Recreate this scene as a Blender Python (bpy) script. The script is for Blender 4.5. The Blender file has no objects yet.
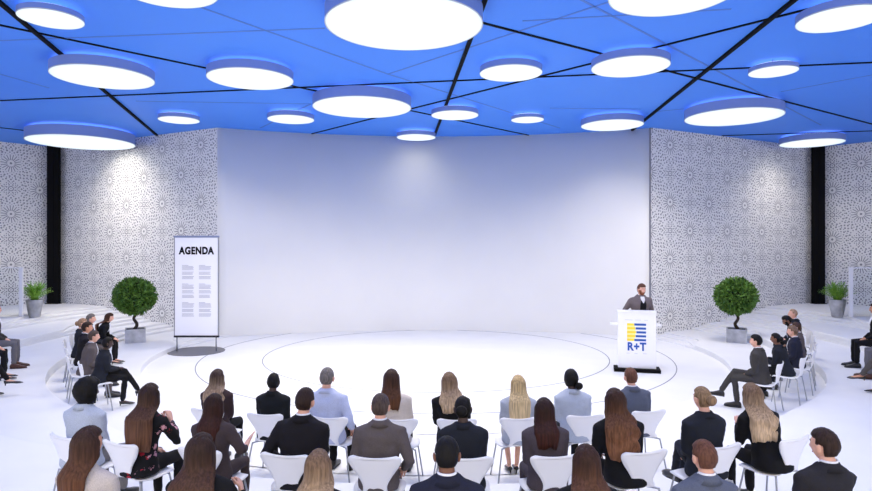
import bpy, bmesh, math, random
from mathutils import Vector, Matrix, Euler, noise
random.seed(7)
SC = bpy.context.scene
COL = SC.collection
PI = math.pi
V = Vector
F, CX, CY, H = 620.0, 436.0, 245.5, 2.7     # focal length in px, principal point, camera height
CEN = (0.0, 15.58)                          # centre of the round stage
CEIL = 6.17

# ------------------------------------------------------------------ basics
def tag(o, label=None, cat=None, group=None, kind=None):
    if label: o['label'] = label
    if cat: o['category'] = cat
    if group: o['group'] = group
    if kind: o['kind'] = kind
    return o

def empty(name, loc=(0, 0, 0), rz=0.0, sc=1.0):
    o = bpy.data.objects.new(name, None); COL.objects.link(o)
    o.location = loc; o.rotation_euler = (0, 0, rz); o.scale = (sc,)*3
    o.empty_display_size = 0.1
    return o

def finish(bm, name, mats, parent=None, smooth=True):
    bmesh.ops.recalc_face_normals(bm, faces=bm.faces)
    me = bpy.data.meshes.new(name); bm.to_mesh(me); bm.free()
    return link(me, name, mats, parent, smooth)

def link(me, name, mats, parent=None, smooth=True):
    if not isinstance(mats, (list, tuple)): mats = [mats]
    me.materials.clear()
    for m in mats: me.materials.append(m)
    if smooth: me.polygons.foreach_set('use_smooth', [True]*len(me.polygons))
    o = bpy.data.objects.new(name, me); COL.objects.link(o)
    if parent: o.parent = parent
    return o

def copy_tree(o, parent=None):
    c = o.copy(); COL.objects.link(c); c.parent = parent
    for ch in o.children: copy_tree(ch, c)
    return c

def box(bm, c, s, rz=0.0, bev=0.0, mi=0):
    x, y, z = s[0]/2, s[1]/2, s[2]/2
    ca, sa = math.cos(rz), math.sin(rz)
    vs = [bm.verts.new((c[0]+(i*x)*ca-(j*y)*sa, c[1]+(i*x)*sa+(j*y)*ca, c[2]+k*z))
          for i in (-1, 1) for j in (-1, 1) for k in (-1, 1)]
    fs = [bm.faces.new([vs[i] for i in q]) for q in
          ((0,1,3,2),(4,6,7,5),(0,4,5,1),(2,3,7,6),(0,2,6,4),(1,5,7,3))]
    for f in fs: f.material_index = mi
    if bev:
        es = list({e for f in fs for e in f.edges})
        bmesh.ops.bevel(bm, geom=es, offset=bev, segments=2, affect='EDGES', profile=.6)

def loft(bm, rings, closed=True, caps=True, mi=0):
    n = len(rings[0]); R = [[bm.verts.new(p) for p in r] for r in rings]
    for a, b in zip(R, R[1:]):
        for i in range(n if closed else n-1):
            j = (i+1) % n
            f = bm.faces.new((a[i], a[j], b[j], b[i])); f.material_index = mi
    if caps and closed:
        for r in (R[0][::-1], R[-1]):
            f = bm.faces.new(r); f.material_index = mi
    return R

def ring(c, rx, ry, n=16, ax=V((1,0,0)), ay=V((0,1,0)), sq=1.0):
    out = []
    for i in range(n):
        a = 2*PI*i/n; ca, sa = math.cos(a), math.sin(a)
        if sq != 1.0:
            ca = math.copysign(abs(ca)**sq, ca); sa = math.copysign(abs(sa)**sq, sa)
        out.append(V(c) + ax*(rx*ca) + ay*(ry*sa))
    return out

def tube(bm, pts, rad, n=10, round_ends=True, mi=0):
    """a tapered tube along pts; rad is a number or a list"""
    pts = [V(p) for p in pts]
    if not isinstance(rad, (list, tuple)): rad = [rad]*len(pts)
    P, Rr = [], []
    if round_ends:
        d0 = (pts[0]-pts[1]).normalized(); d1 = (pts[-1]-pts[-2]).normalized()
        for k in (0.94, 0.7): P.append(pts[0]+d0*rad[0]*k); Rr.append(rad[0]*math.sqrt(1-k*k))
        P += pts; Rr += list(rad)
        for k in (0.7, 0.94): P.append(pts[-1]+d1*rad[-1]*k); Rr.append(rad[-1]*math.sqrt(1-k*k))
    else: P, Rr = pts, list(rad)
    rings = []; up = None
    for i, p in enumerate(P):
        t = (P[min(i+1, len(P)-1)]-P[max(i-1, 0)]).normalized()
        if up is None:
            up = V((0,0,1)) if abs(t.z) < .9 else V((0,1,0))
        ax = up.cross(t).normalized(); ay = t.cross(ax).normalized(); up = ay
        rings.append(ring(p, Rr[i], Rr[i], n, ax, ay))
    loft(bm, rings, mi=mi)

def ball(bm, c, r, M=None, u=14, v=10, mi=0):
    rx, ry, rz = (r, r, r) if isinstance(r, (int, float)) else r
    c = V(c); rings = []
    for j in range(1, v):
        th = PI*j/v
        rings.append([V((rx*math.sin(th)*math.cos(2*PI*i/u), ry*math.sin(th)*math.sin(2*PI*i/u), rz*math.cos(th))) for i in range(u)])
    if M: rings = [[M @ p for p in r_] for r_ in rings]
    rings = [[c+p for p in r_] for r_ in rings]
    loft(bm, rings, mi=mi)

def smooth_path(pts, k=4):
    pts = [V(p) for p in pts]; out = []
    for i in range(len(pts)-1):
        p0 = pts[max(i-1,0)]; p1 = pts[i]; p2 = pts[i+1]; p3 = pts[min(i+2,len(pts)-1)]
        for j in range(k):
            t = j/k
            out.append(.5*((2*p1)+(p2-p0)*t+(2*p0-5*p1+4*p2-p3)*t*t+(3*p1-p0-3*p2+p3)*t**3))
    out.append(pts[-1]); return out

def remesh(bm, voxel, it=3, fac=.5):
    bmesh.ops.recalc_face_normals(bm, faces=bm.faces)
    me = bpy.data.meshes.new('t'); bm.to_mesh(me); bm.free()
    o = bpy.data.objects.new('t', me); COL.objects.link(o)
    m = o.modifiers.new('r', 'REMESH'); m.mode = 'VOXEL'; m.voxel_size = voxel
    s = o.modifiers.new('s', 'SMOOTH'); s.factor = fac; s.iterations = it
    dg = bpy.context.evaluated_depsgraph_get(); dg.update()
    r = bpy.data.meshes.new_from_object(o.evaluated_get(dg), depsgraph=dg)
    bpy.data.objects.remove(o); bpy.data.meshes.remove(me)
    return r

# ------------------------------------------------------------------ materials
MAT = {}
def srgb(r, g, b):
    f = lambda c: (c/255/12.92) if c/255 <= .04045 else ((c/255+.055)/1.055)**2.4
    return (f(r), f(g), f(b), 1)

def mat(name, col=(.8,.8,.8,1), rough=.6, metal=0.0, spec=.5, emit=0.0):
    if name in MAT: return MAT[name]
    m = bpy.data.materials.new(name); m.use_nodes = True; MAT[name] = m
    b = m.node_tree.nodes['Principled BSDF']
    b.inputs['Base Color'].default_value = col
    b.inputs['Roughness'].default_value = rough
    b.inputs['Metallic'].default_value = metal
    b.inputs['Specular IOR Level'].default_value = spec
    if emit:
        b.inputs['Emission Color'].default_value = col; b.inputs['Emission Strength'].default_value = emit
    return m

class NT:
    def __init__(s, m): s.t = m.node_tree; s.b = s.t.nodes['Principled BSDF']
    def n(s, typ, **k):
        x = s.t.nodes.new(typ)
        for a, v in k.items(): setattr(x, a, v)
        return x
    def l(s, a, b): s.t.links.new(a, b)
    def m(s, op, a, b=None, c=None):
        x = s.n('ShaderNodeMath', operation=op)
        for i, v in enumerate((a, b, c)):
            if v is None: continue
            if isinstance(v, (int, float)): x.inputs[i].default_value = v
            else: s.l(v, x.inputs[i])
        return x.outputs[0]
    def mix(s, fac, a, b):
        x = s.n('ShaderNodeMix', data_type='RGBA')
        for i, v in ((0, fac), (6, a), (7, b)):
            if isinstance(v, (int, float, tuple)): x.inputs[i].default_value = v
            else: s.l(v, x.inputs[i])
        return x.outputs[2]

def noisy(name, a, b, scale=8, rough=.7, bump=.1, stretch=(1,1,1), metal=0, detail=4, bdist=.01, spec=.5):
    if name in MAT: return MAT[name]
    m = mat(name, a, rough, metal, spec); t = NT(m)
    tc = t.n('ShaderNodeTexCoord'); mp = t.n('ShaderNodeMapping'); mp.inputs['Scale'].default_value = stretch
    t.l(tc.outputs['Object'], mp.inputs[0])
    nz = t.n('ShaderNodeTexNoise'); nz.inputs['Scale'].default_value = scale; nz.inputs['Detail'].default_value = detail
    t.l(mp.outputs[0], nz.inputs['Vector'])
    rp = t.n('ShaderNodeValToRGB'); rp.color_ramp.elements[0].position = .3; rp.color_ramp.elements[1].position = .7
    rp.color_ramp.elements[0].color = a; rp.color_ramp.elements[1].color = b
    t.l(nz.outputs['Fac'], rp.inputs[0]); t.l(rp.outputs[0], t.b.inputs['Base Color'])
    bp = t.n('ShaderNodeBump'); bp.inputs['Strength'].default_value = bump; bp.inputs['Distance'].default_value = bdist
    t.l(nz.outputs['Fac'], bp.inputs['Height']); t.l(bp.outputs[0], t.b.inputs['Normal'])
    return m

def lin(c, k): return (c[0]*k, c[1]*k, c[2]*k, 1)

def cloth(name, rgb):
    a = srgb(*rgb)
    return noisy('cloth_'+name, lin(a, .85), lin(a, 1.12), scale=140, rough=.85, bump=.25, bdist=.002, spec=.2)

def floral():
    if 'floral' in MAT: return MAT['floral']
    m = mat('floral', (.01,.01,.012,1), .8, spec=.2); t = NT(m)
    tc = t.n('ShaderNodeTexCoord')
    vo = t.n('ShaderNodeTexVoronoi'); vo.inputs['Scale'].default_value = 15
    nz = t.n('ShaderNodeTexNoise'); nz.inputs['Scale'].default_value = 40
    mx = t.mix(.06, (0,0,0,1), nz.outputs['Color'])
    ad = t.n('ShaderNodeVectorMath', operation='ADD'); t.l(tc.outputs['Object'], ad.inputs[0]); t.l(mx, ad.inputs[1])
    t.l(ad.outputs[0], vo.inputs['Vector'])
    sep = t.n('ShaderNodeSeparateColor'); t.l(vo.outputs['Color'], sep.inputs[0])
    spot = t.m('MULTIPLY', t.m('LESS_THAN', vo.outputs['Distance'], .36), t.m('GREATER_THAN', sep.outputs[0], .55))
    colr = t.mix(t.m('GREATER_THAN', sep.outputs[1], .45), srgb(170,40,55), srgb(205,150,160))
    t.l(t.mix(spot, (.008,.008,.010,1), colr), t.b.inputs['Base Color'])
    return m

def hairmat(name, root, tip=None, spread=1.5):
    key = 'hair_'+name
    if key in MAT: return MAT[key]
    a = srgb(*root); b = srgb(*(tip or root))
    m = mat(key, a, .55, spec=.18); t = NT(m)
    tc = t.n('ShaderNodeTexCoord'); mp = t.n('ShaderNodeMapping'); mp.inputs['Scale'].default_value = (75, 75, 5)
    t.l(tc.outputs['Object'], mp.inputs[0])
    nz = t.n('ShaderNodeTexNoise'); nz.inputs['Scale'].default_value = 1.0; nz.inputs['Detail'].default_value = 3
    t.l(mp.outputs[0], nz.inputs['Vector'])
    sp = t.n('ShaderNodeSeparateXYZ'); t.l(tc.outputs['Generated'], sp.inputs[0])
    fac = t.m('SUBTRACT', 1.15, t.m('MULTIPLY', sp.outputs[2], 1.35)); fac.node.use_clamp = True
    base = t.mix(fac, a, b)
    rp = t.n('ShaderNodeMapRange'); rp.inputs[1].default_value = .3; rp.inputs[2].default_value = .7
    rp.inputs[3].default_value = .6; rp.inputs[4].default_value = spread
    t.l(nz.outputs['Fac'], rp.inputs[0])
    vm = t.n('ShaderNodeVectorMath', operation='SCALE'); t.l(base, vm.inputs[0]); t.l(rp.outputs[0], vm.inputs['Scale'])
    t.l(vm.outputs[0], t.b.inputs['Base Color'])
    bp = t.n('ShaderNodeBump'); bp.inputs['Strength'].default_value = .5; bp.inputs['Distance'].default_value = .004
    t.l(nz.outputs['Fac'], bp.inputs['Height']); t.l(bp.outputs[0], t.b.inputs['Normal'])
    return m

def skinmat(k):
    c = {'light': (222,170,148), 'tan': (196,140,112), 'brown': (118,76,56), 'dark': (62,40,32)}[k]
    a = srgb(*c)
    return noisy('skin_'+k, lin(a,.93), lin(a,1.06), scale=30, rough=.5, bump=.03)

def lattice_mat():
    m = mat('lattice', (.8,.8,.82,1), .6, spec=.3); t = NT(m)
    uv = t.n('ShaderNodeUVMap'); uv.uv_map = 'UVMap'
    sp = t.n('ShaderNodeSeparateXYZ'); t.l(uv.outputs[0], sp.inputs[0])
    P = 1.71/math.sqrt(2)
    u, v = sp.outputs[0], sp.outputs[1]
    a = t.m('DIVIDE', t.m('ADD', u, v), math.sqrt(2)*P)
    b = t.m('DIVIDE', t.m('SUBTRACT', u, v), math.sqrt(2)*P)
    fa = t.m('SUBTRACT', t.m('FRACT', a), .5); fb = t.m('SUBTRACT', t.m('FRACT', b), .5)
    def polar(x, y):
        r = t.m('MULTIPLY', t.m('SQRT', t.m('ADD', t.m('MULTIPLY', x, x), t.m('MULTIPLY', y, y))), P)
        return r, t.m('ARCTAN2', y, x)
    def spokes(r, th, k, w, ph=0.0):    # |distance| to k radial bars < w
        s = t.m('ABSOLUTE', t.m('SINE', t.m('ADD', t.m('MULTIPLY', th, k/2), ph)))
        d = t.m('DIVIDE', t.m('MULTIPLY', s, r), k/2)
        return t.m('LESS_THAN', d, w)
    def circ(r, R, w): return t.m('LESS_THAN', t.m('ABSOLUTE', t.m('SUBTRACT', r, R)), w)
    def rng(r, a_, b_): return t.m('MULTIPLY', t.m('GREATER_THAN', r, a_), t.m('LESS_THAN', r, b_))
    mx = lambda *q: q[0] if len(q) == 1 else t.m('MAXIMUM', q[0], mx(*q[1:]))
    r, th = polar(fa, fb)
    # corner-centred cells, and the mid-edge cells
    ga = t.m('SUBTRACT', t.m('FRACT', t.m('ADD', a, .5)), .5); gb = t.m('SUBTRACT', t.m('FRACT', t.m('ADD', b, .5)), .5)
    rc, tc_ = polar(ga, gb)
    def zig(r, th, k, R, amp, w):       # a star outline of k points
        s = t.m('ABSOLUTE', t.m('SINE', t.m('MULTIPLY', th, k/2)))
        return t.m('LESS_THAN', t.m('ABSOLUTE', t.m('SUBTRACT', r, t.m('ADD', R, t.m('MULTIPLY', s, amp)))), w)
    def dots(r, th, R_, k, rad, ph=0.0):
        sn = t.m('ABSOLUTE', t.m('SINE', t.m('ADD', t.m('MULTIPLY', th, k/2), ph)))
        q = t.m('MULTIPLY', t.m('MULTIPLY', sn, 2.0/k), r); dr = t.m('SUBTRACT', r, R_)
        return t.m('LESS_THAN', t.m('ADD', t.m('MULTIPLY', q, q), t.m('MULTIPLY', dr, dr)), rad*rad)
    in_ros = t.m('LESS_THAN', r, .345)
    near_c = t.m('GREATER_THAN', .25, rc)
    slit = t.m('MULTIPLY', spokes(r, th, 18, .0115), rng(r, .11, .30))
    h1 = mx(slit, t.m('LESS_THAN', r, .036), dots(r, th, .325, 18, .013, PI/2))
    h2 = mx(dots(r, th, .375, 18, .021), dots(r, th, .435, 18, .028, PI/2), dots(r, th, .49, 36, .017), dots(r, th, .545, 24, .027), dots(r, th, .60, 24, .021, PI/2))
    h3 = mx(dots(rc, tc_, .075, 8, .020), t.m('LESS_THAN', rc, .018), dots(rc, tc_, .135, 8, .022, PI/2), dots(rc, tc_, .185, 16, .016), dots(rc, tc_, .232, 16, .018, PI/2))
    outer = t.m('ADD', t.m('MULTIPLY', h3, near_c), t.m('MULTIPLY', h2, t.m('SUBTRACT', 1.0, near_c)))
    holes = t.m('ADD', t.m('MULTIPLY', h1, in_ros), t.m('MULTIPLY', outer, t.m('SUBTRACT', 1.0, in_ros))); holes.node.use_clamp = True
    lines = t.m('SUBTRACT', 1.0, holes)
    t.l(t.mix(lines, srgb(132,132,138), srgb(232,230,228)), t.b.inputs['Base Color'])
    bp = t.n('ShaderNodeBump'); bp.inputs['Strength'].default_value = .5; bp.inputs['Distance'].default_value = .02
    t.l(lines, bp.inputs['Height']); t.l(bp.outputs[0], t.b.inputs['Normal'])
    return m

WHITE = noisy('white_floor', srgb(226,226,228), srgb(231,231,232), scale=1.5, rough=.45, bump=0.0, spec=.3)
WALLW = noisy('wall_white', srgb(235,233,230), srgb(239,237,234), scale=.6, rough=.6, bump=0.0, spec=.3)
BLUE = noisy('ceiling_blue', srgb(72,140,246), srgb(78,145,248), scale=.35, rough=.55, bump=0.0, spec=.25)
DRUM = mat('drum_blue', srgb(122,146,206), .5)
RIM = mat('drum_rim', srgb(190,195,200), .4)
LAMP = mat('lamp_glow', (.9,.97,1,1), .5, emit=.7)
def _lamp():        # an opal diffuser, a little dimmer towards its rim
    t = NT(LAMP); tc = t.n('ShaderNodeTexCoord'); sp = t.n('ShaderNodeSeparateXYZ'); t.l(tc.outputs['Generated'], sp.inputs[0])
    x = t.m('SUBTRACT', sp.outputs[0], .5); y = t.m('SUBTRACT', sp.outputs[1], .5)
    r = t.m('MULTIPLY', t.m('ADD', t.m('MULTIPLY', x, x), t.m('MULTIPLY', y, y)), 4.0)
    t.l(t.mix(r, (1, 1, 1, 1), (.76, .93, 1, 1)), t.b.inputs['Emission Color'])
    t.l(t.m('SUBTRACT', .60, t.m('MULTIPLY', r, .10)), t.b.inputs['Emission Strength'])
    t.b.inputs['Base Color'].default_value = (.3, .3, .3, 1)
_lamp()
HALO = mat('halo_glow', (.9,.95,1,1), .5, emit=.55)
BLACK = mat('black_paint', (.003,.003,.004,1), .8, spec=.12)
SEAM = mat('seam_blue', srgb(82,124,205), .7)
PLASTIC = mat('white_shell', srgb(238,238,242), .35)
CHROME = mat('chrome', srgb(165,168,175), .3, .85)
METAL = mat('satin_metal', srgb(150,152,158), .4, .7)
GREYP = mat('grey_post', srgb(222,222,226), .5)
SHOE = mat('black_leather', (.012,.011,.012,1), .35)
BSHOE = mat('brown_leather', srgb(72,40,30), .4)
SHIRTW = cloth('white_shirt', (232,232,238))
EYEW = mat('eye_white', srgb(225,222,218), .3); EYED = mat('eye_iris', srgb(40,28,22), .3)
LIP = mat('lips', srgb(160,92,84), .5)

# ------------------------------------------------------------------ camera
cam = bpy.data.cameras.new('camera'); co = bpy.data.objects.new('camera', cam); COL.objects.link(co)
co.location = (0, 0, H); co.rotation_euler = (PI/2, 0, 0)
cam.sensor_width = 36; cam.lens = 36*F/872; cam.clip_end = 200
SC.camera = co

# ------------------------------------------------------------------ stepped floor
def sstep(a, b, x):
    t = min(1, max(0, (x-a)/(b-a))); return t*t*(3-2*t)

def levels(phi):
    """phi in degrees from the camera side (0) to the back wall (180) -> [(radius, rise)]"""
    b = sstep(20, 41, phi)
    fan = sstep(93, 103, phi)
    RC = 8.3+.25*sstep(85, 97, phi); RB = 9.0+.85*b
    out = []
    for R, h in ((6.7, .12*b), (RC, .17*b), (RB, .17+.02*b), (11.4, .20*b)):
        for k in (0, 1, 2):
            out.append((R+fan*.34*k, h/3))
    return out

def floor_z(x, y):
    dx, dy = x-CEN[0], y-CEN[1]
    r = math.hypot(dx, dy); phi = abs(math.degrees(math.atan2(dx, -dy)))
    return sum(h for R, h in levels(phi) if r >= R)

def build_floor():
    bm = bmesh.new(); cols = []
    N = 720
    for i in range(N):
        ang = -PI+2*PI*i/N; phi = abs(math.degrees(ang))
        pr = [(.02, 0)]; z = 0
        pr.append((5.0, 0))
        bv = .012
        for R, h in levels(phi):
            # soft rounded nosing
            pr += [(R, z), (R+.004, z+h*.75), (R+bv*.8, z+h*.94), (R+bv*2, z+h)]
            z += h
        pr += [(14, z), (23.5, z)]
        cols.append([bm.verts.new((CEN[0]+r*math.sin(ang), CEN[1]-r*math.cos(ang), zz)) for r, zz in pr])
    c0 = bm.verts.new((CEN[0], CEN[1], 0))
    for i in range(N):
        a, b = cols[i], cols[(i+1) % N]
        bm.faces.new((c0, a[0], b[0]))
        for k in range(len(a)-1): bm.faces.new((a[k], b[k], b[k+1], a[k+1]))
    o = finish(bm, 'floor', WHITE)
    # keep the creases at the risers
    o.data.polygons.foreach_set('use_smooth', [False]*len(o.data.polygons))
    tag(o, kind='structure')
build_floor()

def ring_line(R, w, idx):
    bm = bmesh.new(); N = 256
    rs = [[V((CEN[0]+r*math.cos(2*PI*i/N), CEN[1]+r*math.sin(2*PI*i/N), z)) for i in range(N)]
          for r, z in ((R-w/2, -.002), (R-w/2, .003), (R+w/2, .003), (R+w/2, -.002))]
    loft(bm, rs, caps=False)
    tag(finish(bm, 'trim_%d' % idx, mat('floor_joint', srgb(128,130,138), .6), smooth=False), kind='structure')
ring_line(4.2, .022, 1); ring_line(5.64, .022, 2)

# ------------------------------------------------------------------ walls
def wall(name, pts, m, z0=-.05, z1=CEIL+.02, th=.2, u0=0.0, v0=0.0):
    bm = bmesh.new(); uvl = bm.loops.layers.uv.new('UVMap')
    pts = [V((p[0], p[1], 0)) for p in pts]; u = [u0]
    for a, b in zip(pts, pts[1:]): u.append(u[-1]+(b-a).length)
    outer = []
    for i, p in enumerate(pts):
        d = (pts[min(i+1, len(pts)-1)]-pts[max(i-1, 0)]).normalized()
        nrm = V((d.y, -d.x, 0))
        if nrm.dot(V((CEN[0], CEN[1]-6, 0))-p) > 0: nrm = -nrm
        outer.append(p+nrm*th)
    A = [[bm.verts.new((p.x, p.y, z)) for p in pts] for z in (z0, z1)]
    B = [[bm.verts.new((p.x, p.y, z)) for p in outer] for z in (z0, z1)]
    for i in range(len(pts)-1):
        f = bm.faces.new((A[0][i], A[0][i+1], A[1][i+1], A[1][i]))
        for lp, (uu, vv) in zip(f.loops, ((u[i], z0), (u[i+1], z0), (u[i+1], z1), (u[i], z1))): lp[uvl].uv = (uu, vv+v0)
        bm.faces.new((B[0][i+1], B[0][i], B[1][i], B[1][i+1]))
        bm.faces.new((A[1][i], A[1][i+1], B[1][i+1], B[1][i]))
    for i in (0, len(pts)-1): bm.faces.new((A[0][i], A[1][i], B[1][i], B[0][i]))
    return tag(finish(bm, name, m, smooth=len(pts) > 3), kind='structure')

LAT = lattice_mat()
WX, WY = 6.44, 18.24
Rw = (WX**2+1.49**2)/(2*1.49); wc = WY+1.49-Rw
aw = math.asin(WX/Rw)
wall('wall_back', [(Rw*math.sin(q), wc+Rw*math.cos(q)) for q in (-aw+(2*aw-.008)*i/48 for i in range(49))], WALLW)
CNX, CNY = 13.46, 21.96
d = V((-1.09, -1.26)).normalized()
for s, nm in ((-1, 'left'), (1, 'right')):
    wall('wall_back_'+nm, [(s*CNX, CNY), ((s*WX if s < 0 else WX-.11), WY)], LAT, u0=-.42, v0=-3.30+.855*2+.15)
    wall('wall_'+nm, [(s*CNX, CNY), (s*(CNX-d.x*9.5), CNY+d.y*9.5)], LAT, u0=.35, v0=-1.2)
    # black corner column: two dark pilasters with a recessed joint
    t = empty('corner_column', (s*(CNX-.17), CNY-.02, 0))
    tag(t, 'tall black steel corner column on the %s, between two lattice walls' % nm, 'column', 'black corner columns')
    fz = .68
    for k, (dx, w) in enumerate(((-.085 if s < 0 else .085, .23), (.115 if s < 0 else -.115, .15))):
        bm = bmesh.new(); box(bm, (dx-s*.03, -.42, (fz+CEIL)/2), (w, .16, CEIL-fz), bev=.006)
        finish(bm, 'pilaster', BLACK, t, smooth=False)
    bm = bmesh.new(); box(bm, (-s*.03, -.36, (fz+CEIL)/2), (.34, .08, CEIL-fz))
    finish(bm, 'recessed_joint', mat('dark_joint', (.03,.03,.034,1), .4), t, smooth=False)
    bm = bmesh.new(); box(bm, (-s*.02, -.44, fz+.012), (.44, .24, .024)); finish(bm, 'base_plate', BLACK, t, smooth=False)

# ------------------------------------------------------------------ ceiling with seams
bm = bmesh.new(); box(bm, (0, 11, CEIL+.1), (46, 26, .2)); tag(finish(bm, 'ceiling', BLUE, smooth=False), kind='structure')
def cp(px, py, z=CEIL):
    Y = F*(z-H)/(CY-py); return V(((px-CX)/F*Y, Y, z))
TR = [3]
def seam(a, b, w, m, ext=(0, 0), drop=.02):
    A, B = cp(*a), cp(*b); dr = (B-A).normalized()
    A = A-dr*ext[0]; B = B+dr*ext[1]; n = V((-dr.y, dr.x, 0))*w/2
    bm = bmesh.new()
    loft(bm, [[P-n+V((0,0,.01)), P+n+V((0,0,.01)), P+n-V((0,0,drop)), P-n-V((0,0,drop))] for P in (A, B)])
    tag(finish(bm, 'trim_%d' % TR[0], m, smooth=False), kind='structure'); TR[0] += 1
seam((0,1), (157,134.6), .062, BLACK, (3, 0), .05)
seam((484.4,0), (434.5,135), .062, BLACK, (3, 0), .05)
seam((792,0), (643,120.5), .062, BLACK, (3, 1.5), .05)
for a, b, e in (((0,24.5),(529,135),(2,0)), ((0,100.2),(872,62),(3,3)), ((482.8,22.3),(872,123.7),(2,3)),
                ((311.7,133.5),(802.7,9.8),(0,3)), ((722,135.4),(872,130.6),(0,2)), ((0,127.3),(22.4,129.9),(2,1.5)), ):
    seam(a, b, .045, BLACK, e, .02)
for a, b, e in (((199,6.6),(388,74),(1,0)), ((0,40.4),(325,28),(2,0)), ((388,74),(605,3),(0,1)), ((582,0),(821,125),(1,0)),
                ((522.5,20.8),(660,13),(0,1)), ((781,91.6),(872,74.8),(0,3)), ((0,74),(49,87.7),(2,0)), ((136,101),(311,103.8),(0,0)),
                ((550,108),(641,109),(0,0)), ((651,112),(684,108.7),(0,0)), ((260,128),(311,103.8),(0,0)), ((388,74),(560,128),(0,0))):
    seam(a, b, .04, SEAM, e, .006)

# ------------------------------------------------------------------ disc lamps
SPREAD = 125; LAMPW = 50
LAMPS = [(15.5,84.8,29.3,'small one in the upper left corner'),
 (48,155,89.5,'large one upper left, covering the thick diagonal joint'),
 (23.6,135.6,150.2,'wide one before the left black column'),
 (157.6,199.8,124,'smallest on the left, above the lattice wall'),
 (267.2,314.2,124,'small one above the left half of the stage wall'),
 (206,293.5,89.8,'medium one between the large left and large centre-left lamps'),
 (312.4,411.2,117.8,'large one left of centre, under the biggest lamp'),
 (396.6,435.6,140.8,'lowest of all, over the stage wall middle'),
 (431.4,478.4,120.1,'small one across the steep central joint'),
 (511.2,544,123.1,'tiniest one, right of centre'),
 (324.5,483,50.2,'the biggest, at the top middle'),
 (479.7,542.4,81.6,'small one just right below the biggest'),
 (591.2,670.8,77.3,'medium one where three black joints meet'),
 (581,644,131,'above the right end of the stage wall'),
 (608,743,16.5,'large one cut by the top edge, right'),
 (748,799.3,77.9,'small one on a thin joint, far right'),
 (795,889,33,'in the far upper right corner'),
 (684.2,785.6,126.1,'large one over the right lattice wall'),
 (778.8,846,147.8,'before the right black column'),
 (110,219,8.2,'cut by the top edge, left of centre')]
def solve_lamp(xl, xr, yb):
    R = .8
    for _ in range(30):
        t = .20*R; z = CEIL-.07-t; Hh = z-H
        far = F*Hh/(CY-yb); Y = far-R
        a1, a2 = math.atan((xl-CX)/F), math.atan((xr-CX)/F)
        half = (a2-a1)/2; dd = R/math.sin(half); mid = (a1+a2)/2
        # centre lies along mid at distance dd; want depth dd*cos(mid) == Y
        R += .6*((Y/math.cos(mid))*math.sin(half)-R)
    return math.tan(mid)*Y, Y, R, z
def disc(bm, z0, z1, R, n=72, r0=0.0, mi=0):
    loft(bm, [ring((0,0,z0), R, R, n), ring((0,0,z1), R, R, n)], mi=mi)
LL = [solve_lamp(a, b, c)+(lab,) for a, b, c, lab in LAMPS]
# three unseen lamps added above the last rows to light backs and chairs
for X, Y, R, lab in ((-4.2, 2.6, 1.0, 'unseen left one added for light over the last rows'), (.2, .6, 1.1, 'unseen middle one added for light over the last rows'), (4.4, 2.9, 1.0, 'unseen right one added for light over the last rows')):
    LL.append((X, Y, R, CEIL-.07-.20*R, lab))
for X, Y, R, z, lab in LL:
    t = .20*R
    e = empty('ceiling_lamp', (X, Y, z)); tag(e, 'round blue drum lamp, '+lab, 'ceiling lamp', 'round drum lamps under the blue ceiling')
    bm = bmesh.new()
    n = 96
    loft(bm, [ring((0,0,.015), R*.97, R*.97, n), ring((0,0,.004), R*.985, R*.985, n), ring((0,0,.004), R, R, n),
              ring((0,0,t), R, R, n), ring((0,0,t), R*.9, R*.9, n)])
    finish(bm, 'drum', DRUM, e, smooth=False)
    bm = bmesh.new()
    loft(bm, [ring((0,0,.0), R*.985, R*.985, n), ring((0,0,-.006), R*.99, R*.99, n), ring((0,0,-.004), R*1.002, R*1.002, n), ring((0,0,.01), R*1.002, R*1.002, n)], caps=False)
    finish(bm, 'rim', RIM, e, smooth=False)
    bm = bmesh.new(); disc(bm, -.001, .003, R*.985, n); finish(bm, 'diffuser', LAMP, e, smooth=False)
    ld = bpy.data.lights.new('lamp_light', 'AREA'); ld.shape = 'DISK'; ld.size = R*1.94; ld.spread = math.radians(SPREAD)
    ld.energy = LAMPW*R*R*(.10 if 'lowest' in lab else .65 if 'column' in lab or 'end of' in lab or 'last rows' in lab else 1)*(.88 if abs(X) > 4.5 else 1); ld.color = (1, .915, .80)
    lo = bpy.data.objects.new('lamp_light', ld); COL.objects.link(lo); lo.parent = e; lo.location = (0, 0, -.012)
    bm = bmesh.new(); disc(bm, t+.002, t+.012, R*.93, n); finish(bm, 'uplight', HALO, e, smooth=False)
    for k in range(3):
        bm = bmesh.new(); a = 2*PI*k/3; tube(bm, [(R*.6*math.cos(a), R*.6*math.sin(a), t), (R*.6*math.cos(a), R*.6*math.sin(a), CEIL-z+.005)], .012, 6, False)
        finish(bm, 'hanger', METAL, e)

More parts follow.
